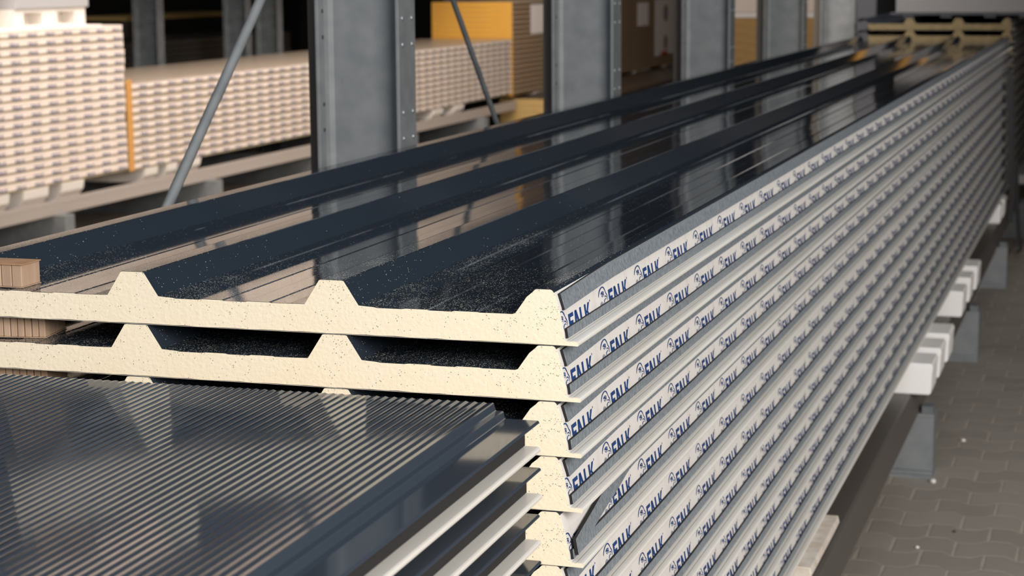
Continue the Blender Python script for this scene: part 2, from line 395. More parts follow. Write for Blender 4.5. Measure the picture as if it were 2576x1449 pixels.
def strip_bm(z0, z1, y0, y1, path=None, mi_foam=1, t=.0045, yn=2):
    """foam-backed foil strip standing off the slanted side; path(y) -> vertical drop"""
    bm = bmesh.new(); sec = []
    for i in range(yn):
        y = y0 + (y1-y0)*(i/(yn-1))
        if path and i < yn-1: y = y0 + (.45)*(i/(yn-2))
        d = path(y) if path else 0
        sl = -.217
        def X(z): return side_x(max(min(z, .0331), -.0353))
        za, zb = z0-d, z1-d
        s = [(X(za)+.0002, za), (X(zb)+.0002, zb), (X(zb)+t, zb+.0008), (X(za)+t, za+.0008), (X(za)+t+.0006, za+.0006), (X(zb)+t+.0006, zb+.0006)]
        sec.append([bm.verts.new((x, y, z)) for x, z in s])
    for a, b in zip(sec, sec[1:]):
        for q in ((0, 1), (1, 2), (3, 0)):
            f = bm.faces.new((a[q[0]], a[q[1]], b[q[1]], b[q[0]])); f.material_index = 1
        for q in ((2, 5), (5, 4), (4, 3)):
            f = bm.faces.new((a[q[0]], a[q[1]], b[q[1]], b[q[0]])); f.material_index = 0 if q == (5, 4) else 1
    for s in (sec[0], sec[-1]):
        f = bm.faces.new((s[0], s[1], s[2], s[5], s[4], s[3])); f.material_index = 1
    return bm

LP = .2323
def make_roof_panel(length, foam='foam', sheet='sheet', logos=True, lod=True):
    r = empty('ribbed_panel', (0, 0, 0))
    bm = bmesh.new()
    rnd = random.Random(3)
    core = [(x, z-.0006) for x, z in top_line[XI:]] + side_line[1:] + lip_line[1:]
    nb = 46
    bott = [(.0944 + (-.905-.0944)*i/nb, -.0438 + (rnd.uniform(0, .0012) if 2 < i < nb else 0)) for i in range(1, nb+1)]
    prism_y(bm, core + bott, 0, length)
    new_obj('foam_core', bm, foam, r)
    bm = bmesh.new(); prism_y(bm, ribbon(top_line, -.0005), .0006, length-.0006, caps='strip'); new_obj('top_sheet', bm, sheet, r)
    bm = bmesh.new(); prism_y(bm, ribbon([(x+.0003, z+.0002) for x, z in lip_line[:-1]] + [(.0946, -.0443), (.0675, -.0442), (-.904, -.0442)], .0004), .0012, length-.0006, caps='strip')
    new_obj('bottom_sheet', bm, 'liner', r)
    bm = bmesh.new()
    prism_y(bm, ribbon([(x+.0001, z) for x, z in side_line], .0004), .0008, length-.0006, caps='strip')
    bmesh.ops.recalc_face_normals(bm, faces=bm.faces[:])
    if logos:
        k = 0
        def place(u, v): return (side_x(max(-.034, v)) + .0010, u, v)
        while .0360 + k*LP < length-.1:
            u0 = .0360 + k*LP
            b0 = bmesh.new(); b0.faces.ensure_lookup_table()
            logo(b0, u0, place, 1, full=(lod and k < 14))
            # trim what would reach over the front edge
            bmesh.ops.bisect_plane(b0, geom=b0.verts[:]+b0.edges[:]+b0.faces[:], plane_co=(0, .002, 0), plane_no=(0, -1, 0), clear_outer=True)
            for f in b0.faces:
                f.normal_update()
                if f.normal.x < 0: f.normal_flip()
            tmp = bpy.data.meshes.new('t'); b0.to_mesh(tmp); b0.free(); bm.from_mesh(tmp); bpy.data.meshes.remove(tmp)
            k += 1
    new_obj('side_film', bm, ['film', 'navy'], r, keep=True)
    o = new_obj('sealing_strip', strip_bm(.0350, .0112, .012, length, lambda y: .0058*max(0, 1-y/.28), yn=10), ['foil', 'rubber'], r)
    o['label'] = 'upper grey foil sealing strip with black foam backing'
    o = new_obj('sealing_strip', strip_bm(-.0205, -.0345, .006, length), ['foil', 'rubber'], r)
    o['label'] = 'lower grey foil sealing strip with black foam backing'
    return r

NP_, HP = 12, .0830
DX = [0, .0035, .0048, .0060, .0078, .0080, .0098, .0112, .0130, .0148, .0166, .0185]
proto = make_roof_panel(11.15)
G1 = 'ribbed roof panels in the main stack'
for k in range(NP_):
    loc = (DX[k], random.uniform(-.002, .002) if k else 0, -k*HP)
    if k == 0: o = proto; o.location = (loc[0], loc[1], loc[2]+ZO)
    else: o = dup(proto, loc)
    if k == 0: lab = 'dark ribbed roof panel on top of the main stack, foam dust on its sheet'
    elif k == 1: lab = 'ribbed roof panel directly under the top one, its foam end fully in view'
    elif k == 4: lab = 'fifth roof panel from the top, with its upper grey strip peeled down at the end'
    elif k == NP_-1: lab = 'bottom roof panel of the main stack, lying on the white foam blocks'
    else: lab = '%s roof panel from the top of the main stack with printed white edge' % ordinal(k)
    tag(o, lab, 'roof panel', G1)
    if k == 4:                    # this panel's upper strip has come loose at the end
        for c in kids(o):
            if c.name.startswith('sealing_strip') and 'upper' in c.get('label', ''):
                c.data = c.data.copy()
                def dropf(y): return .0405*max(0, 1-(y-.012)/.36)**1.35
                bm = strip_bm(.0350, .0112, .012, 11.15, dropf, yn=22)
                for v in bm.verts:
                    q = max(0, 1-(v.co.y-.012)/.40); v.co.x += .0062*min(1, q*3)
                bm.to_mesh(c.data); bm.free(); c['label'] = 'upper grey sealing strip peeled off and hanging down at the end'

# far stack of the same panels, two panels higher
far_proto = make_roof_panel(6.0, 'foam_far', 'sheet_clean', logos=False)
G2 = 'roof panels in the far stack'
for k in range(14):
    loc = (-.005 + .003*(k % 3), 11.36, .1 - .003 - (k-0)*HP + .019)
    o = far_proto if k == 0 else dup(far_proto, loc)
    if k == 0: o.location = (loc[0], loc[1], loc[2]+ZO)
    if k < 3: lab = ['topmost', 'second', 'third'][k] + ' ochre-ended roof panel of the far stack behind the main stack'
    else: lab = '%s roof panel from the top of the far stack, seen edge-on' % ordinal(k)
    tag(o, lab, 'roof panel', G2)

# ------------------------------------------------------------------ micro-ribbed wall panels in the foreground
def make_fg_panel(length):
    r = empty('sandwich_panel', (0, 0, 0))
    pts = []; p = .0139; x = -.0262-71*p
    pts.append((x-.02, 0))
    for i in range(71):
        x0 = -.0262 - (71-i)*p
        pts += [(x0, 0), (x0+.0004, .0), (x0+.0042, -.0013), (x0+.0052, -.0014), (x0+.0062, -.00135)]
    pts += [(-.0262, 0), (-.0250, -.0010), (-.0222, -.0105), (-.0205, -.0118), (-.0115, -.0118), (-.0100, -.0130), (-.0086, -.0220), (-.0070, -.0230), (.0420, -.0230), (.0435, -.0240), (.0440, -.0258), (.0425, -.0272), (.030, -.0272)]
    bm = bmesh.new(); prism_y(bm, ribbon(pts, .0006), -length, 0, caps='strip'); new_obj('top_sheet', bm, 'sheet_clean', r)
    bm = bmesh.new()
    prism_y(bm, [(-1.03, -.0020), (-.0275, -.0020), (-.0230, -.0130), (-.0110, -.0140), (-.0095, -.0245), (.0190, -.0262), (.0190, -.0610), (-1.03, -.0610)], -length+.001, -.0006); new_obj('foam_core', bm, 'foam', r)
    bm = bmesh.new(); box(bm, .0190, .0235, -length, -.003, -.0600, -.0278); new_obj('gasket', bm, 'rubber', r)
    bm = bmesh.new()
    lo = [(-1.03, -.0693), (.0435, -.0693), (.0458, -.0680), (.0462, -.0650), (.0450, -.0622), (.0425, -.0612), (-1.03, -.0612)]
    prism_y(bm, lo, -length, -.0002); new_obj('bottom_sheet', bm, 'liner', r)
    return r
FS = .940                     # true size of the foreground panels against the measured sketch above
def rescale(root):
    for c in kids(root):
        for v in c.data.vertices: v.co.x *= FS; v.co.z *= FS
G3 = 'dark micro-ribbed wall panels in the dark front stack'
fp = make_fg_panel(6.2); rescale(fp); rz = radians(.45)
for k in range(12):
    loc = (.0508 + (.002 if k % 2 else 0), -.190, -.0912 - k*.0660)
    o = fp if k == 0 else dup(fp, loc, rz)
    if k == 0: o.location = (loc[0], loc[1], loc[2]+ZO); o.rotation_euler = (0, 0, rz)
    lab = 'dark grey micro-ribbed wall panel on top of the dark front stack' if k == 0 else '%s wall panel from the top of the dark front stack, dark lip over white lip' % ordinal(k)
    tag(o, lab, 'wall panel', G3)

# ------------------------------------------------------------------ cardboard spacers
def cardboard(x0, x1, y0, y1, z, h, n, lab, rz=0):
    r = empty('cardboard_spacer', (x0, y0, z), rz)
    bm = bmesh.new(); w_ = (x1-x0)/n; rn = random.Random(n)
    for i in range(n):
        j = rn.uniform(-.0008, .0008)
        box(bm, i*w_+.0006, (i+1)*w_-.0006, j, y1-y0, 0, h, 0, .0012)
    new_obj('folded_core', bm, 'card', r)
    bm = bmesh.new(); box(bm, -.0015, x1-x0+.002, -.003, y1-y0, h, h+.0016); 
    new_obj('top_layer', bm, 'card_top', r)
    bm = bmesh.new(); box(bm, -.001, x1-x0+.001, -.0015, y1-y0, -.0012, 0); new_obj('bottom_layer', bm, 'card', r)
    tag(r, lab, 'cardboard spacer', 'cardboard spacers at the left')
cardboard(-.905, -.829, .020, .075, .0018, .0355, 4, 'small brown cardboard spacer lying on the topmost ribbed roof panel')
cardboard(-.895, -.800, .022, .11, -HP+.0018, .0345, 8, 'brown cardboard spacer squeezed between the top two roof panels', radians(9))
cardboard(-.895, -.800, .022, .11, -2*HP+.0018, .0345, 8, 'brown cardboard spacer under the second roof panel, behind the dark front stack', radians(9))

# ------------------------------------------------------------------ cantilever rack: posts with bases, braces, beams
def make_post(base=True, H=3.3, mat_='zinc', depth=.247, fw=.130, strip=True):
    """I-section upright: origin at floor, x = inner (right) flange face, y = near edge"""
    r = empty('rack_post', (0, 0, -ZO)); t = .010
    bm = bmesh.new(); box(bm, -depth+t, -t, fw/2-.004, fw/2+.004, 0, H, 0); new_obj('web', bm, mat_, r)
    bm = bmesh.new()
    for sx, xx in ((1, -depth+t), (-1, -t)):       # rolled fillets between web and flanges
        vs = [bm.verts.new((xx+a*sx, fw/2-.004-b, z)) for z in (0, H) for a, b in ((0, 0), (.020, 0), (.006, .006), (0, .020))]
        for i in range(4): bm.faces.new((vs[i], vs[(i+1) % 4], vs[4+(i+1) % 4], vs[4+i]))
        bm.faces.new(vs[:4]); bm.faces.new(vs[4:][::-1])
    new_obj('fillet', bm, mat_, r)
    for x0, x1 in ((-depth, -depth+t), (-t, 0)):
        bm = bmesh.new(); box(bm, x0, x1, 0, fw, 0, H, 0, .0015); fl = new_obj('flange', bm, mat_, r)
        if x0 < -.1: fl0 = fl
    if strip:
        bm = bmesh.new(); box(bm, -depth-.064, -depth-.001, fw-.03, fw, .02, H); new_obj('rear_strip', bm, 'brown_steel', r)
        z = 1.06
        while z < 2.4:      # bolt pairs on the inner flange and holes on the outer one
            for y in (.028, .102):
                bm = bmesh.new(); bmesh.ops.create_uvsphere(bm, u_segments=10, v_segments=6, radius=.0065)
                for v in bm.verts: v.co.x *= .5; v.co += Vector((.001, y, z))
                new_obj('bolt', bm, 'bolt', fl, True)
            bm = bmesh.new(); bmesh.ops.create_cone(bm, cap_ends=True, segments=12, radius1=.006, radius2=.006, depth=.0012)
            bmesh.ops.rotate(bm, verts=bm.verts, matrix=Matrix.Rotation(pi/2, 3, 'Y'))
            for v in bm.verts: v.co += Vector((-depth+t+.0005, .030, z+.02))
            new_obj('bolt_hole', bm, 'hole', fl0)
            z += {0: .0715, 1: .0715, 2: .186}[int(round((z-1.06)*10)) % 3]
    if base:
        L_ = 1.50; x1 = .0; x2 = L_-.245
        bm = bmesh.new(); box(bm, x1, x2, .004, .012, .012, .234); box(bm, x1, x2, -.022, fw, 0, .012); box(bm, x1, x2, 0, fw, .234, .246)
        box(bm, x2-.005, x2, .012, fw, .012, .234)
        box(bm, x1, x2, -.010, .004, .012, .026); ba = new_obj('base_arm', bm, mat_, r)
        bm = bmesh.new(); box(bm, x2-.045, x2-.004, .004, .07, .2465, .275); new_obj('clamp', bm, 'zinc_dark', ba)
    return r
PY0, PS = 2.349, 2.342
pp = make_post()
for i in range(-2, 5):
    x, y = -1.060, PY0 + i*PS
    if i == -2: o = pp; o.location = (x, y, 0)
    else: o = dup(pp, (x, y, -ZO))
    names = {-2: 'grey steel rack post behind the dark front stack, first of the row', -1: 'grey steel rack post beside the front end of the stack',
             0: 'widest grey steel rack post, nearest behind the roof panels, with bolts', 1: 'second grey steel rack post behind the roof panels',
             2: 'third grey steel rack post, just before the golden panel stack', 3: 'fourth grey steel rack post, just behind the golden panel stack', 4: 'fifth grey steel rack post at the far end of the main stack'}
    tag(o, names[i], 'rack post', 'grey rack posts behind the main stack')
def rod(name, a, b, r_, m, lab, cat, ext=False):
    bm = bmesh.new(); a = Vector(a); b = Vector(b); c = (a+b)/2
    n = 60; tube(bm, [a + (b-a)*i/n - c for i in range(n+1)], r_, 12)
    rn = random.Random(5)
    for v in bm.verts: v.co += Vector((rn.uniform(-1, 1), rn.uniform(-1, 1), rn.uniform(-1, 1)))*r_*.035
    o = new_obj(name, bm, m, None, True); o.location = (c.x, c.y, c.z+ZO)
    tag(o, lab, cat, 'diagonal rack braces'); return o
rod('brace_rod', (-1.18, .10, -.95), (-1.18, 2.30, .925), .0122, 'zinc', 'galvanised diagonal brace rod rising to the nearest rack post', 'brace')
rod('brace_rod', (-1.18, 2.52, 1.01), (-1.18, 4.62, -.99), .0090, 'zinc_dark', 'dark diagonal brace rod falling between the first two rack posts', 'brace')
# support beam under the main stack
bm = bmesh.new(); prism_y(bm, [(.000, -1.174), (.134, -1.174), (.138, -1.170), (.118, -1.082), (.110, -1.076), (.000, -1.076)], -1.5, 17.5)
o = new_obj('support_beam', bm, 'beam'); o.location.z = ZO
tag(o, 'long brown-grey steel beam under the printed side of the main stack', 'beam')
bm = bmesh.new(); prism_y(bm, [(-.86, -1.174), (-.74, -1.174), (-.74, -1.076), (-.86, -1.076)], -6, 17.5)
o = new_obj('support_beam', bm, 'beam'); o.location.z = ZO
tag(o, 'long steel beam hidden under the left side of the main stack', 'beam')

# polystyrene blocks on the beam
BOT = -(NP_-1)*HP - .0450
def eps_block(x1, y0, y1, m='eps', z0=-1.0755, wid=.30, rnd_=False, h=None):
    hh = BOT - z0 if h is None else h
    bm = bmesh.new(); w2, l2 = wid/2, (y1-y0)/2; tp = .012
    # slightly tapered block with a shallow step near its top
    prof = [(-w2, 0), (w2-.012, 0), (w2-.004, .006), (w2, hh*.72), (w2+.002, hh-.012), (w2-.004, hh), (-w2, hh)]
    if rnd_: prof = [(-w2, 0), (w2*.45, 0), (w2*.72, hh*.25), (w2*.9, hh*.55), (w2, hh*.85), (w2-.004, hh), (-w2, hh)]
    prism_y(bm, prof, -l2, l2, tri=False)
    es = [e for e in bm.edges if abs(e.verts[0].co.y-e.verts[1].co.y) < 1e-6]
    bmesh.ops.bevel(bm, geom=es, offset=.004, segments=2, affect='EDGES')
    r = new_obj('foam_block', bm, m); r.location = (x1-wid/2, (y0+y1)/2, z0+ZO)
    return r
blk = [(.194, 4.58, 4.80, 'front white foam block of the near group under the main stack'),
       (.196, 4.90, 5.12, 'middle white foam block of the near group under the main stack'),
       (.200, 5.22, 5.46, 'rear white foam block of the near group under the main stack'),
       (.170, 6.30, 6.54, 'front white foam block of the second group under the main stack'),
       (.172, 6.72, 6.94, 'middle white foam block of the second group under the main stack'),
       (.176, 7.10, 7.34, 'rear white foam block of the second group under the main stack'),
       (.128, 9.75, 9.95, 'front white foam block of the far group under the main stack'),
       (.130, 10.05, 10.3, 'rear white foam block of the far group under the main stack')]
for x1, y0, y1, lab in blk: tag(eps_block(x1, y0, y1), lab, 'foam block', 'white foam blocks under the main stack')
tag(eps_block(.150, 1.95, 2.44, 'eps_dirty', rnd_=True), 'dusty beige rounded foam block under the bottom roof panel on the brown-grey beam', 'foam block', 'white foam blocks under the main stack')
for y0 in (2.0, 4.6, 6.4, 9.0): tag(eps_block(-.70, y0, y0+.25), 'foam block under the left side of the main stack, on the hidden beam', 'foam block', 'hidden foam blocks under the main stack')
for y0 in (-1.2, -3.6): tag(eps_block(.02, y0, y0+.25, h=-.0912-11*.0660-.0654+1.0755), 'foam block under the dark micro-ribbed wall panels', 'foam block', 'foam blocks under the dark front stack')
for y0 in (-1.2, -3.6): tag(eps_block(-.70, y0, y0+.25, h=-.0912-11*.0660-.0654+1.0755), 'foam block under the dark micro-ribbed wall panels', 'foam block', 'foam blocks under the dark front stack')

# black straps hanging at the end of the main stack
def strap(pts, wd, lab):
    bm = bmesh.new(); prev = None
    for x, y, z in pts:
        q = [bm.verts.new((x-wd/2, y, z)), bm.verts.new((x-wd/2, y+.006, z)), bm.verts.new((x+wd/2, y+.006, z)), bm.verts.new((x+wd/2, y, z))]
        if prev:
            for i in range(4): bm.faces.new((prev[i], prev[(i+1) % 4], q[(i+1) % 4], q[i]))
        else: bm.faces.new(q)
        prev = q
    bm.faces.new(prev[::-1])
    o = new_obj('hanging_strap', bm, 'strap_black'); o.location.z = ZO
    tag(o, lab, 'strap', 'black straps hanging at the far end')
strap([(0.124, 10.3, -0.16), (0.136, 10.3, -0.466), (0.144, 10.3, -0.722), (0.136, 10.3, -0.852), (0.108, 10.3, -0.93), (0.08, 10.3, -0.996)], .030, 'black strap curling left at the far end of the stack')
strap([(0.133, 10.38, -0.215), (0.149, 10.38, -0.549), (0.157, 10.38, -0.859), (0.159, 10.38, -0.989), (0.151, 10.38, -1.146)], .034, 'middle black strap hanging straight at the far end of the stack')
strap([(0.162, 10.75, -0.764), (0.173, 10.75, -1.03), (0.19, 10.75, -1.245), (0.21, 10.75, -1.365), (0.186, 10.75, -1.4)], .028, 'right black strap reaching the floor at the far end of the stack')

# ------------------------------------------------------------------ cream wall panels, left background
def make_wall_panel(length, width, pitch, m_sheet, m_film, m_foam, logos, phase=0, end='cream_foam', lip=.0065):
    """flat sandwich panel; origin at front right bottom corner, x = 0 the right edge"""
    r = empty('sandwich_panel', (0, 0, 0)); p = pitch
    bm = bmesh.new(); box(bm, -width+.01, -.008, .0008, length, .002, p-.002); new_obj('foam_core', bm, end, r)
    bm = bmesh.new(); prism_y(bm, [(-width, p-.0015), (-.004, p-.0015), (.0, p-.003), (.0, p-.003-lip), (-.002, p-.003-lip), (-.0025, p-.0005), (-width, p-.0005)][::-1], 0, length); new_obj('top_sheet', bm, m_sheet, r)
    bm = bmesh.new(); prism_y(bm, [(-width, .0005), (-.006, .0005), (-.004, .003), (-.004, .010), (-.006, .010), (-.0075, .0020), (-width, .0020)], 0, length); new_obj('bottom_sheet', bm, m_foam, r)
    bm = bmesh.new(); box(bm, -.010, -.0025, .0008, length, .018, p-.0088, 0)
    if logos:
        def place(u, v): return (-.0015, u, p*.40 + .017 + v*.95)
        k = 0
        while phase + .05 + k*LP < length-.13:
            b0 = bmesh.new(); logo(b0, phase + .05 + k*LP, place, 1, full=None)
            tmp = bpy.data.meshes.new('t'); b0.to_mesh(tmp); b0.free(); bm.from_mesh(tmp); bpy.data.meshes.remove(tmp); k += 1
    new_obj('side_film', bm, [m_film, 'navy'], r)
    return r
# A: tall stack at the left, 18 panels
pa = make_wall_panel(6.0, 1.12, .0594, 'cream_film', 'cream_film', 'cream_foam', True)
for k in range(18):
    z = -.938 + (17-k)*.0594 + .003
    loc = (-6.2 + random.uniform(-.006, .004), 10.26-6.0 + random.uniform(-.012, .012), z)
    o = pa if k == 0 else dup(pa, loc)
    if k == 0: o.location = (loc[0], loc[1], loc[2]+ZO)
    tag(o, 'cream wall panel with printed edge, %s of the tall cream stack' % ('topmost' if k == 0 else 'lowest' if k == 17 else ordinal(k) + ' from top'), 'wall panel', 'cream wall panels in the tall cream stack')
pb = make_wall_panel(9.45, 1.15, .0594, 'cream_sheet', 'cream_film', 'cream_foam', True, .08)
for k in range(11):
    z = -.952 + (10-k)*.0594 + .003
    loc = (-6.2 + random.uniform(-.005, .004), 10.34 + random.uniform(0, .01), z)
    o = pb if k == 0 else dup(pb, loc)
    if k == 0: o.location = (loc[0], loc[1], loc[2]+ZO)
    tag(o, 'long cream wall panel, %s of the low stack beside the orange strap' % ('topmost' if k == 0 else 'lowest' if k == 10 else ordinal(k) + ' from top'), 'wall panel', 'cream wall panels in the low stack')
pc = make_wall_panel(9.6, 1.04, .0594, 'brown_seam', 'brown_sheet', 'brown_sheet', False, end='foam_gold', lip=.014)
for k in range(19):
    z = -.985 + (18-k)*.0594
    loc = (-6.2, 19.86, z)
    o = pc if k == 0 else dup(pc, loc)
    if k == 0: o.location = (loc[0], loc[1], loc[2]+ZO)
    tag(o, 'brown-edged wall panel with orange foam end, %s of the tall brown stack' % ('topmost' if k == 0 else 'lowest' if k == 18 else ordinal(k) + ' from the top'), 'wall panel', 'brown wall panels in the tall stack')
pd = make_wall_panel(9.0, 1.10, .075, 'brown_sheet', 'brown_sheet', 'foam_olive', False, end='foam_olive')
for k in range(5):
    z = -1.02 - (k+1)*.075
    loc = (-5.33, 20.0, z)
    o = pd if k == 0 else dup(pd, loc)
    if k == 0: o.location = (loc[0], loc[1], loc[2]+ZO)
    tag(o, 'olive-ended wall panel, %s of the low stack beside the second post' % ('topmost' if k == 0 else 'lowest' if k == 4 else ordinal(k) + ' from the top'), 'wall panel', 'olive wall panels in the low stack')
pe = make_wall_panel(7.0, 1.12, .105, 'foam_gold_dimmed', 'foam_gold_dimmed', 'foam_gold_dimmed', False, end='foam_gold_dimmed')
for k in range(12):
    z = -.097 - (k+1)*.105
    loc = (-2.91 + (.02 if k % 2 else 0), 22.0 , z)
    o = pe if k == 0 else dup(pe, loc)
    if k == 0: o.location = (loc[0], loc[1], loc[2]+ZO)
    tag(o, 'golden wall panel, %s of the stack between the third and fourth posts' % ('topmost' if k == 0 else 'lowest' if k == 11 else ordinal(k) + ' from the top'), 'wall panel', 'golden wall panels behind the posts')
bm = bmesh.new(); box(bm, -4.03, -2.9, 22.02, 29, -.096, -.035, 0, .005); o = new_obj('board_pack', bm, 'grey_pack'); o.location.z = ZO
tag(o, 'thin grey board pack lying on the golden stack', 'board pack')
bm = bmesh.new(); box(bm, -4.03, -2.9, 22.05, 29, -.034, .55, 0, .01); o = new_obj('panel_pack', bm, 'beam_pale'); o.location.z = ZO
tag(o, 'cream panel pack on top of the grey board pack between two posts', 'panel pack')

# panels on the upper shelf arms, above the picture; the glossy roof sheets mirror them
pu = make_wall_panel(14.0, 1.15, .0594, 'cream_sheet', 'cream_film', 'cream_foam', False)
n = 0
for z0, z1, lv in ((.98, 1.36, 'first'), (1.60, 1.80, 'second'), (2.10, 2.50, 'third')):
    kk = int((z1-z0)/.0594)
    for k in range(kk):
        loc = (-6.2, 6.0, z0 + k*.0594)
        o = pu if n == 0 else dup(pu, loc)
        if n == 0: o.location = (loc[0], loc[1], loc[2]+ZO)
        n += 1
        tag(o, 'cream wall panel on the %s upper shelf over the cream stacks, %s from below' % (lv, ordinal(k)), 'wall panel', 'cream wall panels on the upper shelves')
    for j, x in enumerate((-7.2, -6.35)):
        bm = bmesh.new(); box(bm, x, x+.1, 5.5, 29.5, z0-.10, z0-.002); o = new_obj('shelf_beam', bm, 'dark_metal'); o.location.z = ZO
        tag(o, '%s beam of the %s upper shelf of the rear rack' % (['rear', 'front'][j], lv), 'beam')
    for k in range(kk):
        o = dup(pc, (-6.2, 20.2, z0 + k*.0594))
        tag(o, 'brown wall panel on the %s upper shelf over the cream stacks, %s from below' % (lv, ordinal(k)), 'wall panel', 'brown wall panels on the upper shelves')

# strap round stacks A and B
bm = bmesh.new()
box(bm, -6.196, -6.186, 10.262, 10.335, -.945, -.270); o = new_obj('orange_strap', bm, 'strap_orange'); o.location.z = ZO
tag(o, 'vertical orange strap between the two cream stacks', 'strap')

# papers on the brown stack
def paper(y0, y1, z0, z1, lab, prints=False):
    bm = bmesh.new(); box(bm, -6.1985, -6.196, y0, y1, z0, z1, 0)
    if prints:
        ym = (y0+y1)/2
        for cz, rr in ((z1-.22, .14), (z0+.20, .12)):
            for s in range(3):
                bmesh.ops.create_circle(bm, cap_ends=True, segments=14, radius=rr*(1-.3*s), matrix=Matrix.Translation((-6.1945+.0005*s, ym, cz)) @ Matrix.Rotation(pi/2, 4, 'Y') )
        for f in bm.faces:
            if len(f.verts) > 4: f.material_index = 1
        box(bm, -6.1955, -6.1945, ym-.3, ym+.15, z0+.0, z0+.06, 2)
    o = new_obj('paper_label', bm, ['paper', 'ink', 'red']); o.location.z = ZO
    tag(o, lab, 'paper label', 'paper labels on the brown stack')
paper(20.60, 21.37, -.26, .10, 'small white paper label on the brown stack, left of the second post')
paper(26.15, 26.85, -.32, .03, 'small white paper label on the brown stack, right of the second post')
paper(27.30, 28.72, -.82, .06, 'large white paper sheet with two dark round prints and a red mark', True)

# packs on top of stack A
A_TOP = -.938 + 18*.0594 + .003
def ublock(x1, y0, y1, z, h, m, lab, slots, wid=.9):
    L_ = y1-y0
    bm = bmesh.new(); box(bm, -wid, 0, 0, L_, h*.80, h, 0); box(bm, -wid, 0, 0, L_, 0, h*.12, 0)
    ys = [0] + [v for s in slots for v in s] + [L_]
    for a, b in zip(ys[0::2], ys[1::2]): box(bm, -wid, 0, a, b, h*.12, h*.80, 0)
    for a, b in slots: box(bm, -wid, -.10, a, b, h*.12, h*.80, 0)
    r = new_obj('foam_support', bm, m); r.location = (x1, y0, z+ZO); tag(r, lab, 'foam support'); return r
ublock(-6.32, 8.98, 9.93, A_TOP, .125, 'eps_warm', 'white foam support with two square recesses on the tall cream stack', [(.12, .36), (.56, .80)])
ublock(-6.40, 7.2, 8.90, A_TOP, .30, 'eps', 'grey-white foam block on the tall cream stack, next to the recessed support', [(.2, .4)])
bm = bmesh.new(); box(bm, -7.3, -6.30, 8.98, 9.95, A_TOP+.126, A_TOP+.25, 0, .006); o = new_obj('panel_pack', bm, 'grey_pack'); o.location.z = ZO
tag(o, 'grey panel pack lying on the recessed white foam support', 'panel pack')
bm = bmesh.new(); box(bm, -7.3, -6.24, 8.6, 10.02, A_TOP-.0005, A_TOP+.010, 0, .003); o = new_obj('top_board', bm, 'eps_warm'); o.location.z = ZO-.0
tag(o, 'thin cream cover board on the tall cream stack', 'board')
for ob in list(COL.objects):
    if ob.name.startswith('foam_support') or ob.name == 'panel_pack.001': ob.location.z += .0105

# shelf beam, blocks and columns under stacks A and B
bm = bmesh.new(); prism_y(bm, [(-6.30, -1.140), (-6.18, -1.140), (-6.175, -1.030), (-6.175, -1.066), (-6.18, -1.058), (-6.30, -1.058)], 3.5, 19.9)
o = new_obj('shelf_beam', bm, 'beam_pale'); o.location.z = ZO; tag(o, 'long cream-lit steel beam carrying the cream panel stacks', 'beam')
bm = bmesh.new(); box(bm, -7.32, -7.20, 3.5, 19.9, -1.140, -1.058); o = new_obj('shelf_beam', bm, 'beam_pale'); o.location.z = ZO
tag(o, 'rear steel beam carrying the cream panel stacks', 'beam')
for i, (y0, y1) in enumerate([(8.30, 8.62), (8.80, 9.12), (9.30, 9.60), (10.52, 10.72), (10.88, 11.04), (11.20, 11.45), (17.0, 17.3), (17.7, 18.0), (20.8, 21.6), (26.0, 27.0), (28.0, 28.8)]):
    top = -.936 if y0 < 10.3 else (-.950 if y0 < 19.8 else -.985)
    zb = -1.057 if y0 < 19.8 else -1.0195
    bm = bmesh.new(); l2 = (y1-y0)/2; h = top - zb
    prism_y(bm, [(-.5, 0), (.5, 0), (.545, h*.5), (.555, h), (-.5, h)], -l2, l2); r = new_obj('foam_block', bm, 'eps_warm'); r.location = (-6.75, (y0+y1)/2, zb+ZO)
    where = ['left end, under the tall cream stack', 'second, under the tall cream stack', 'third, under the tall cream stack', 'first under the low cream stack', 'second under the low cream stack', 'third under the low cream stack', 'fourth under the low cream stack', 'last under the low cream stack', 'left one under the brown stack', 'middle one under the brown stack', 'right one under the brown stack'][i]
    tag(r, 'pale foam block, ' + where, 'foam block', 'pale foam blocks on the cream-lit beam')
for i, y in enumerate((6.9, 9.15, 11.5, 13.8, 16.1, 18.45)):
    bm = bmesh.new(); box(bm, -7.6, -6.10, y, y+.13, -1.42+.012, -1.1405, 0); box(bm, -7.6, -6.08, y-.03, y+.16, -1.42, -1.408, 0)
    o = new_obj('steel_stand', bm, 'zinc'); o.location.z = ZO
    tag(o, 'grey steel rack base under the cream-lit beam, %s along the row' % ordinal(i), 'rack base', 'rear rack bases')
# posts of the background rack
pr = make_post(base=False, mat_='zinc_dark', strip=False, H=4.6)
for i, y in enumerate((13.30, 15.0, 15.62, 17.1, 19.3, 21.6)):
    if i == 0: o = pr; o.location = (-7.43, y-.15, 0)
    else: o = dup(pr, (-7.43 + (0, 0, .06, .02, 0, 0)[i], y, -ZO))
    tag(o, 'dark grey rear rack post behind the low cream stack, %s along the row' % ordinal(i), 'rack post', 'rear rack posts')
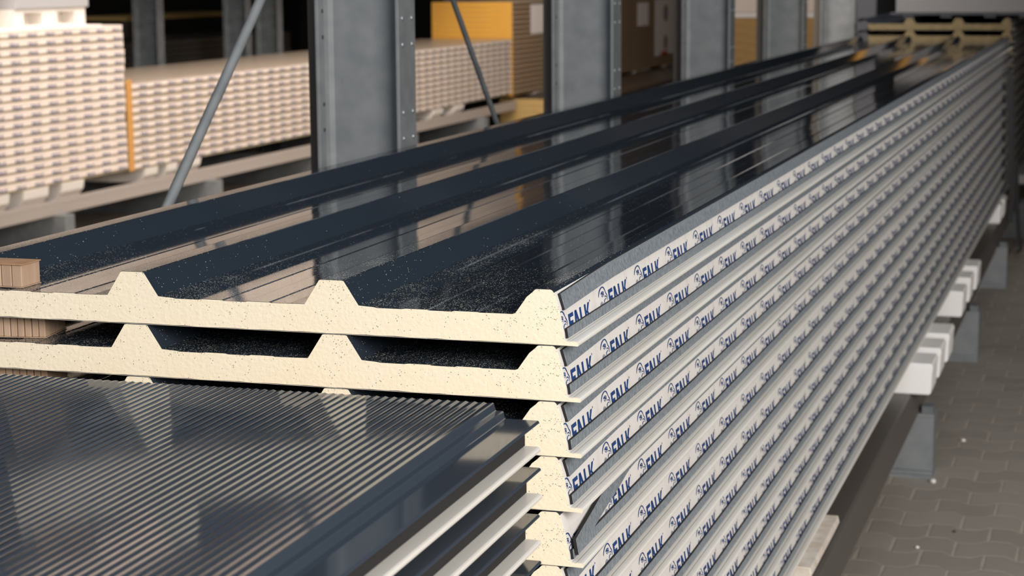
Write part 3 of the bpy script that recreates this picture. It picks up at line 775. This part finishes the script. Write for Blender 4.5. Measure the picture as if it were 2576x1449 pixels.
# dark goods far behind
def dark_stack(x0, x1, y0, y1, z0, z1, n, lab, m='dark_metal'):
    r = empty('sheet_stack', ((x0+x1)/2, y0, z0)); h = (z1-z0)/n; w2 = (x1-x0)/2
    for i in range(n):
        bm = bmesh.new(); box(bm, -w2, w2, 0, y1-y0, i*h+.004, (i+1)*h-.004, 0, .003); box(bm, -w2+.02, w2-.02, .02, y1-y0-.02, i*h-.001, (i+1)*h+.001, 0)
        new_obj('sheet', bm, m, r)
    tag(r, lab, 'sheet stack', 'dark sheet stacks in the background')
dark_stack(-9.6, -8.5, 12.0, 18.5, -1.42, -.17, 22, 'dark sheet stack behind the left cream stacks')
bm = bmesh.new(); box(bm, -10.2, -9.6, 16.6, 19.3, .0, .05); o = new_obj('yellow_rail', bm, 'foam_olive'); o.location.z = ZO; tag(o, 'dim yellow rail in the dark background', 'rail')
bm = bmesh.new(); box(bm, -9.67, -9.6, 16.6, 16.7, -1.42, 0); o = new_obj('rail_post', bm, 'dark_metal'); o.location.z = ZO; tag(o, 'dark post carrying the dim yellow rail', 'post')

# packs on the far stack at the upper right
FT = .116+.0385
for i, x in enumerate((-.66, -.40, -.10, .14)):
    bm = bmesh.new(); box(bm, x-.03, x+.05, 11.50, 11.75, 0, .020, 0, .003); o = new_obj('spacer', bm, 'grey_pack'); o.location = (0, 0, FT+ZO+.0005)
    tag(o, 'grey spacer on the far stack under the pale pack, %s along the row' % ordinal(i), 'spacer', 'spacers under the pale pack')
bm = bmesh.new(); prism_y(bm, [(-.77, .0), (.30, .0), (.30, .014), (-.77, .014)], 11.40, 15.5); o = new_obj('carrier_board', bm, 'dark_box'); o.location = (0, 0, FT+.0215+ZO)
tag(o, 'dark carrier board under the pale grey panel pack', 'board')
bm = bmesh.new(); box(bm, -.735, .30, 11.45, 15.4, 0, .105, 0, .006); o = new_obj('panel_pack', bm, 'far_grey'); o.location = (0, 0, FT+.036+ZO)
tag(o, 'pale grey panel pack on the far stack', 'panel pack')
bm = bmesh.new(); box(bm, -.40, .30, 11.46, 15.4, 0, .05, 0, .004); o = new_obj('panel_pack', bm, 'foam_gold'); o.location = (0, 0, FT+.1415+ZO)
tag(o, 'orange panel pack edge on the pale grey pack', 'panel pack')
bm = bmesh.new(); box(bm, -1.75, -1.36, 15.5, 16.6, -1.42, 1.4, 0, .01); o = new_obj('steel_cabinet', bm, 'dark_box'); o.location.z = ZO
tag(o, 'dark blue-grey upright sheet behind the fifth rack post', 'cabinet')
tag(eps_block(.36, 12.1, 13.2, 'eps', z0=-1.0755, wid=.30, h=.066), 'pale foam block under the far stack', 'foam block', 'far foam block')

# crumbs on the floor
def crumb(x, y, r_, m, lab):
    bm = bmesh.new(); bmesh.ops.create_icosphere(bm, subdivisions=2, radius=r_)
    rn = random.Random(int(x*1000))
    for v in bm.verts: v.co *= 1 + rn.uniform(-.18, .18); v.co.z = max(v.co.z*.7, -r_*.45)
    o = new_obj('crumb', bm, m, None, True); o.location = (x, y, r_*.45)
    tag(o, lab, 'crumb', 'crumbs on the floor')
crumb(.235, 3.745, .0065, 'stone', 'round white crumb on the pavers nearest the beam')
crumb(.338, 3.97, .006, 'stain', 'small dark crumb on the pavers right of the white one')
crumb(.205, 4.62, .012, 'stone', 'white crumb at the foot of the nearest rack base')
crumb(.262, 5.32, .009, 'stone', 'pale crumb on the pavers beside the near rack base')

# ------------------------------------------------------------------ the hall
bm = bmesh.new(); box(bm, -16, 12, -12, 36, -1.42-.1, -1.42); struct('floor', bm, 'paver')
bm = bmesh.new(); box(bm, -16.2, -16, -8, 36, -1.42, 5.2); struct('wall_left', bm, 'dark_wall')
bm = bmesh.new(); box(bm, 1.15, 1.35, 8.4, 36, -1.42, 5.2); struct('wall_light_blocker', bm, 'dark_wall')  # added unseen wall, keeps the gate light off the far stack
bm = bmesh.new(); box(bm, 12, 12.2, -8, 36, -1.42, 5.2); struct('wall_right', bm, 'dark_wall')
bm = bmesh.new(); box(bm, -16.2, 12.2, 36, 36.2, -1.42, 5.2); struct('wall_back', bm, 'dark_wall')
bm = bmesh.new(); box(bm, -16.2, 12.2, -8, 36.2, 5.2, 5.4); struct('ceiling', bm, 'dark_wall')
